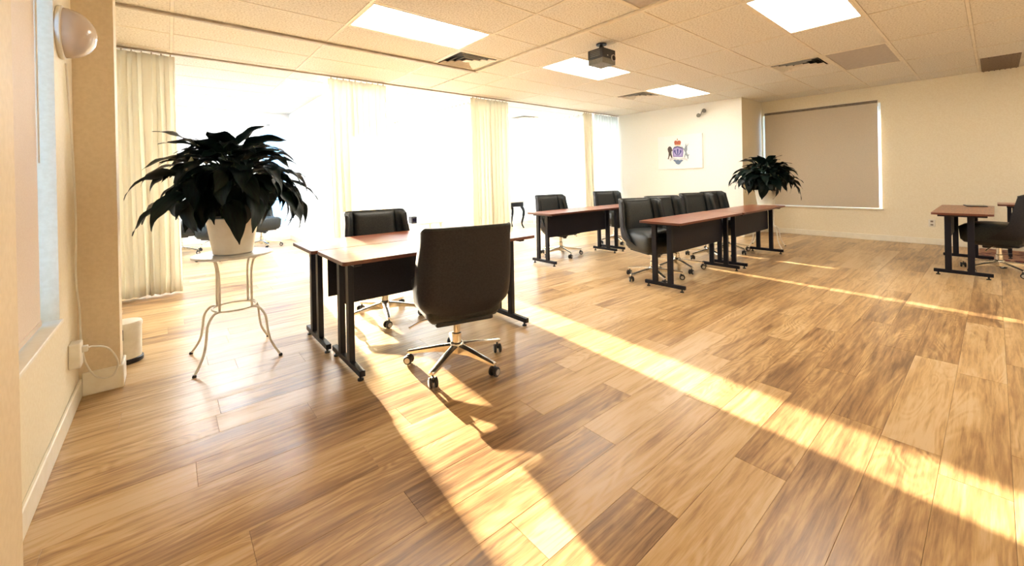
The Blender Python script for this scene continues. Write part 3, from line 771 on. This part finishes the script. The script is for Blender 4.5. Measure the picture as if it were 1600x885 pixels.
def plant(label, x, y, z, seed, n=100, flower=None, sc_=1.0, pot=(.115, .155, .25), zs=1.0):
    r_ = random.Random(seed)
    t = thing('potted_plant', label, 'plant', (x, y, z))
    rb, rt_, ph = pot
    bm = new(); lathe(bm, [(rb-.01, 0), (rb, .008), (rt_-.006, ph-.03), (rt_, ph-.02), (rt_+.002, ph-.004), (rt_-.004, ph), (rt_-.014, ph), (rt_-.018, ph-.03)], 40, capt=False); finish(bm, 'pot', M['pot'], t, 35)
    bm = new(); lathe(bm, [(rt_-.016, ph-.05), (rt_-.016, ph-.028), (.01, ph-.02)], 24); finish(bm, 'soil', M['soil'], t, 40)
    stems = new()
    for i in range(n):
        lv = (i+.5)/n
        az = i*2.39996+r_.uniform(-.3, .3)
        rad = (.06+.32*(1-lv)**.6*r_.uniform(.25, 1.12))*sc_
        hz = ph + (.02+.42*lv**.85 + r_.uniform(-.04, .05))*zs + .10*(1-lv)
        d = Vector((math.cos(az), math.sin(az), 0))
        base = d*rad + Vector((0, 0, hz))
        el = math.radians(-50 + 95*lv + r_.uniform(-22, 22))
        me = LEAVES[r_.randrange(len(LEAVES)-1) if r_.random() > .12 else 5]
        o = bpy.data.objects.new('leaf', me); COL.objects.link(o); o.parent = t
        o.location = base
        o.rotation_euler = Euler((el, r_.uniform(-.35, .35), az-PI/2+r_.uniform(-.35, .35)), 'XYZ')
        s = sc_*r_.uniform(.72, 1.2); o.scale = (s, s, s)
        p0 = d*rt_*.4*r_.random() + Vector((0, 0, ph-.03)); p1 = d*rad*.35 + Vector((0, 0, ph+(hz-ph)*.75)); 
        tube(stems, smooth_path([p0, p1, base], 3), .0028, 5, cap=False)
    o = finish(stems, 'stem', M['stem'], t, 60); o['kind'] = 'stuff'
    if flower:
        fx, fy, fz = flower
        bm = new(); lathe(bm, [(.001, -.05), (.018, -.03), (.030, 0), (.022, .03), (.002, .07)], 12, (fx, fy, fz)); finish(bm, 'flower', M['spathe'], t, 60)
        bm = new(); tube(bm, smooth_path([(0, 0, ph-.02), (fx*.5, fy*.5, (ph+fz)/2), (fx, fy, fz-.05)], 4), .003, 6); finish(bm, 'flower_stem', M['stem'], t, 60)
    return t
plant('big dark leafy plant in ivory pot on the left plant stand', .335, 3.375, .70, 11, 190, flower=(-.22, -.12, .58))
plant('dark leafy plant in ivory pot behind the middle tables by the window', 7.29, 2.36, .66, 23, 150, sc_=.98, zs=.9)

# ------------------------------------------------------------------ left wall bits
t = thing('wall_lamp', 'round milky dome lamp on the left wall above the outlet', 'lamp', (XL, 2.97, 1.94))
bm = new(); lathe(bm, [(.125, 0), (.13, .006), (.13, .018), (.122, .022)], 40, axis='X'); finish(bm, 'mount_ring', M['white_plastic'], t, 40)
bm = new(); lathe(bm, [(.122*math.cos(q*PI/24), .02+.115*math.sin(q*PI/24)) for q in range(12)]+[(.004, .135)], 40, axis='X'); finish(bm, 'dome', M['globe'], t, 60)
t = thing('wall_outlet', 'white surface mounted outlet box low on the left wall', 'outlet', (XL, 3.06, .31))
bm = new(); box(bm, (.022, 0, 0), (.044, .085, .125), bev=.005, seg=2); finish(bm, 'housing', M['white_plastic'], t)
bm = new(); box(bm, (.054, .01, .02), (.024, .03, .03), bev=.003, seg=1); finish(bm, 'plug', M['white_plastic'], t)
bm = new()
tube(bm, smooth_path([(-.385, 3.02, 1.80), (-.386, 3.12, 1.5), (-.385, 3.18, 1.25), (-.384, 3.20, .95), (-.384, 3.16, .7), (-.38, 3.22, .5), (-.37, 3.16, .36), (-.36, 3.20, .22), (-.32, 3.22, .12), (-.26, 3.24, .10), (-.235, 3.24, .17), (-.27, 3.20, .27), (-.32, 3.10, .325), (-.335, 3.07, .33)], 8), .0045, 7)
tag(finish(bm, 'power_cord', M['white_plastic'], None, 60), 'thin white cord running down the left wall and looping at the outlet', 'cord')
# waste bin
t = thing('pedal_bin', 'small white pedal bin with black base on the floor behind the pilaster', 'bin', (-.235, 3.76, 0))
bm = new(); lathe(bm, [(.085, 0), (.09, .004), (.09, .028), (.084, .032)], 32); finish(bm, 'base_ring', M['plastic'], t, 40)
bm = new(); lathe(bm, [(.081, .03), (.083, .235)], 32); finish(bm, 'body', M['white_plastic'], t, 40)
bm = new(); lathe(bm, [(.087, .236), (.088, .255), (.082, .268), (.05, .276), (.004, .278)], 32); finish(bm, 'lid', M['white_plastic'], t, 40)
bm = new(); box(bm, (-.02, -.089, .20), (.03, .012, .07), bev=.003, seg=1); finish(bm, 'hinge', M['plastic'], t)

# ------------------------------------------------------------------ picture, emergency light, outlet on the right wall
t = thing('framed_picture', 'white canvas with crowned coat of arms, lion and unicorn, on the far wall', 'picture', (XP, 4.24, 1.66))
bm = new(); box(bm, (-.018, 0, 0), (.034, .96, .70), bev=.002, seg=1); finish(bm, 'canvas', M['canvas'], t)
def art(name, poly, col, depth=.037):
    out = []
    for X, Y in poly:
        u = (X-512)/785*.96; yc = Y-(430-(X-512)*.07); v = -yc/565*.70
        out.append((-u, v))
    bm = new(); prism(bm, out, 'X', -depth, -.034)
    m = bpy.data.materials.get('ink_'+name) or speckle(newmat('ink_'+name, col, .7), tuple(c*.8 for c in col), col, 90)
    finish(bm, name, m, t)
art('crown', [(425, 262), (440, 240), (460, 238), (482, 252), (505, 238), (530, 240), (548, 262), (540, 295), (534, 322), (437, 322), (430, 295)], (.5, .13, .07))
art('crown_cross', [(478, 205), (488, 205), (488, 215), (496, 218), (488, 224), (488, 238), (478, 238), (478, 224), (470, 218), (478, 215)], (.6, .3, .12))
art('crown_band', [(436, 306), (536, 306), (534, 324), (438, 324)], (.75, .5, .3), .038)
art('shield', [(400, 372), (425, 352), (480, 340), (540, 350), (582, 370), (586, 430), (575, 515), (400, 517), (393, 430)], (.30, .24, .55))
art('shield_field', [(420, 385), (480, 362), (560, 385), (562, 430), (552, 495), (420, 497), (414, 430)], (.48, .42, .75), .038)
for q in (-1, 0, 1):
    cx = 487+q*52; cyy = 425-(0 if q else 18)
    art('feather', [(cx-16, cyy-14), (cx, cyy-34), (cx+16, cyy-14), (cx+12, cyy+10), (487+q*14+5, 490), (487+q*14-5, 490), (cx-12, cyy+10)], (.07, .07, .28), .039)
art('mantle', [(405, 372), (425, 345), (485, 330), (545, 345), (578, 368), (560, 372), (485, 348), (424, 368)], (.12, .12, .22), .039)
art('lion', [(303, 380), (318, 350), (340, 337), (362, 342), (380, 365), (384, 392), (402, 402), (378, 418), (372, 450), (388, 520), (378, 542), (362, 520), (348, 490), (332, 520), (318, 562), (303, 555), (318, 500), (322, 450), (308, 415)], (.1, .07, .06))
art('unicorn', [(548, 318), (575, 352), (600, 378), (615, 350), (632, 285), (642, 330), (682, 282), (652, 342), (655, 390), (642, 430), (662, 475), (690, 468), (672, 500), (672, 545), (655, 540), (650, 505), (622, 482), (610, 528), (598, 520), (606, 478), (618, 440), (600, 405), (565, 362)], (.28, .33, .38))
art('ribbon', [(330, 548), (398, 520), (490, 548), (588, 522), (660, 545), (655, 580), (630, 570), (585, 555), (490, 575), (400, 560), (345, 592)], (.72, .73, .75), .036)
art('scroll_ornament', [(400, 575), (430, 560), (460, 572), (490, 562), (520, 572), (550, 560), (585, 570), (548, 598), (520, 635), (490, 645), (455, 630), (432, 598)], (.16, .22, .34), .038)
t = thing('emergency_light', 'small two-headed emergency spotlight high on the picture wall', 'lamp', (XP, 3.74, 2.43))
bm = new(); box(bm, (-.012, 0, .02), (.024, .10, .05), bev=.004, seg=1); finish(bm, 'bracket', M['white_plastic'], t)
for s, dz in ((-1, .01), (1, -.07)):
    bm = new(); tube(bm, [(-.02, s*.02, .01), (-.05, s*.04, dz)], .008, 8); finish(bm, 'arm', M['grey_shell'], t, 40)
    bm = new(); lathe(bm, [(.02, 0), (.036, -.03), (.04, -.055), (.034, -.058)], 16, (-.045, s*.055, dz), 'X'); h_ = finish(bm, 'lamp_head', M['grey_shell'], t, 40)
t = thing('wall_outlet', 'ivory double socket plate low on the right wall', 'outlet', (XR, .65, .34))
bm = new(); box(bm, (-.004, 0, 0), (.008, .075, .115), bev=.002, seg=1); finish(bm, 'cover_plate', M['white_plastic'], t)
for s in (-1, 1):
    bm = new(); box(bm, (-.009, 0, s*.026), (.004, .03, .026)); finish(bm, 'socket', M['dark_frame'], t)

# ------------------------------------------------------------------ projector
t = thing('ceiling_projector', 'black ceiling projector with round lens hanging from the ceiling', 'projector', (3.60, 2.72, HC))
bm = new(); lathe(bm, [(.055, -.014), (.055, -.002)], 24); finish(bm, 'ceiling_plate', M['plastic'], t, 40)
bm = new(); lathe(bm, [(.016, -.075), (.016, -.012)], 14); lathe(bm, [(.030, -.07), (.034, -.055), (.026, -.035)], 16); finish(bm, 'mount_arm', M['plastic'], t, 40)
bm = new(); tube(bm, smooth_path([(-.02, -.01, -.012), (-.06, -.02, -.05), (-.05, -.01, -.085)], 6), .004, 6); finish(bm, 'cable', M['plastic'], t, 60)
bm = new(); box(bm, (0, 0, -.125), (.22, .20, .10), bev=.008, seg=2); finish(bm, 'body', M['plastic'], t)
bm = new(); box(bm, (0, 0, -.205), (.218, .198, .06), bev=.008, seg=2); finish(bm, 'lower_shell', M['grey_shell'], t)
for q in range(4):
    bm = new(); box(bm, (-.111, .0, -.095-q*.018), (.004, .13, .007)); finish(bm, 'vent_slat', M['grey_shell'], t)
bm = new(); lathe(bm, [(.036, 0), (.036, -.008), (.029, -.010)], 28, (.065, -.10, -.165), 'Y'); ln = finish(bm, 'lens_ring', M['wheel_face'], t, 40)
bm = new(); lathe(bm, [(.0275, 0), (.0275, -.006), (.01, -.008)], 24, (.065, -.105, -.165), 'Y'); finish(bm, 'lens', M['lens'], ln, 40)
bm = new(); box(bm, (-.03, -.101, -.15), (.014, .004, .01)); finish(bm, 'sensor', M['wheel_face'], t)

# ------------------------------------------------------------------ rug, far furniture
bm = new(); bb(bm, 8.10, 9.12, -1.9, .16, 0.0005, .012, .004); tag(finish(bm, 'rug', M['rug']), 'red patterned rug by the right wall under the chair base', 'rug')
t = thing('low_table', 'low white table in the middle bay behind the nearest chairs', 'table', (3.30, 6.50, 0))
bm = new(); box(bm, (0, 0, .43), (.80, .45, .03), bev=.004, seg=1); finish(bm, 'tabletop', M['white_metal'], t)
for sx in (-1, 1):
    for sy in (-1, 1):
        bm = new(); box(bm, (sx*.36, sy*.19, .2075), (.04, .04, .415)); finish(bm, 'leg', M['white_metal'], t)
t = thing('desk_radio', 'small black device standing on the low white table in the middle bay', 'device', (3.17, 6.38, .445))
bm = new(); box(bm, (0, 0, .06), (.10, .12, .12), bev=.01, seg=2); finish(bm, 'body', M['plastic'], t)
bm = new(); box(bm, (0, -.062, .06), (.06, .004, .06)); finish(bm, 'face', M['lens'], t)
t = thing('console_table', 'black console with curved legs and pale top in the right bay', 'table', (5.95, 7.35, 0))
bm = new(); box(bm, (0, 0, .63), (.95, .5, .025), bev=.006, seg=1); finish(bm, 'tabletop', M['wheel_face'], t)
bm = new(); box(bm, (0, 0, .565), (.86, .42, .10), bev=.01, seg=1); finish(bm, 'apron', M['black_metal'], t)
for sx in (-1, 1):
    for sy in (-1, 1):
        bm = new(); tube(bm, smooth_path([(sx*.38, sy*.18, .52), (sx*.43, sy*.2, .42), (sx*.42, sy*.2, .28), (sx*.38, sy*.19, .12), (sx*.42, sy*.21, .012)], 6), [.035]*6+[.03]*6+[.022]*6+[.018]*6+[.02], 10); finish(bm, 'leg', M['black_metal'], t, 60)
t = thing('visitor_chair', 'pale chair back showing between the pairs of middle row chairs', 'chair', (6.72, 3.42, 0), math.radians(140))
bm = new(); box(bm, (0, -.2, .62), (.40, .02, .32), rot=(.12, 0, 0), bev=.01, seg=2); finish(bm, 'backrest', M['white_plastic'], t)
bm = new(); box(bm, (0, 0, .45), (.42, .40, .03), bev=.01, seg=2); finish(bm, 'seat', M['white_plastic'], t)
for sx in (-1, 1):
    for sy in (-1, 1):
        bm = new(); tube(bm, [(sx*.18, sy*.17, .44), (sx*.2, sy*.2, 0.0)], .011, 8); finish(bm, 'leg', M['chrome'], t, 60)
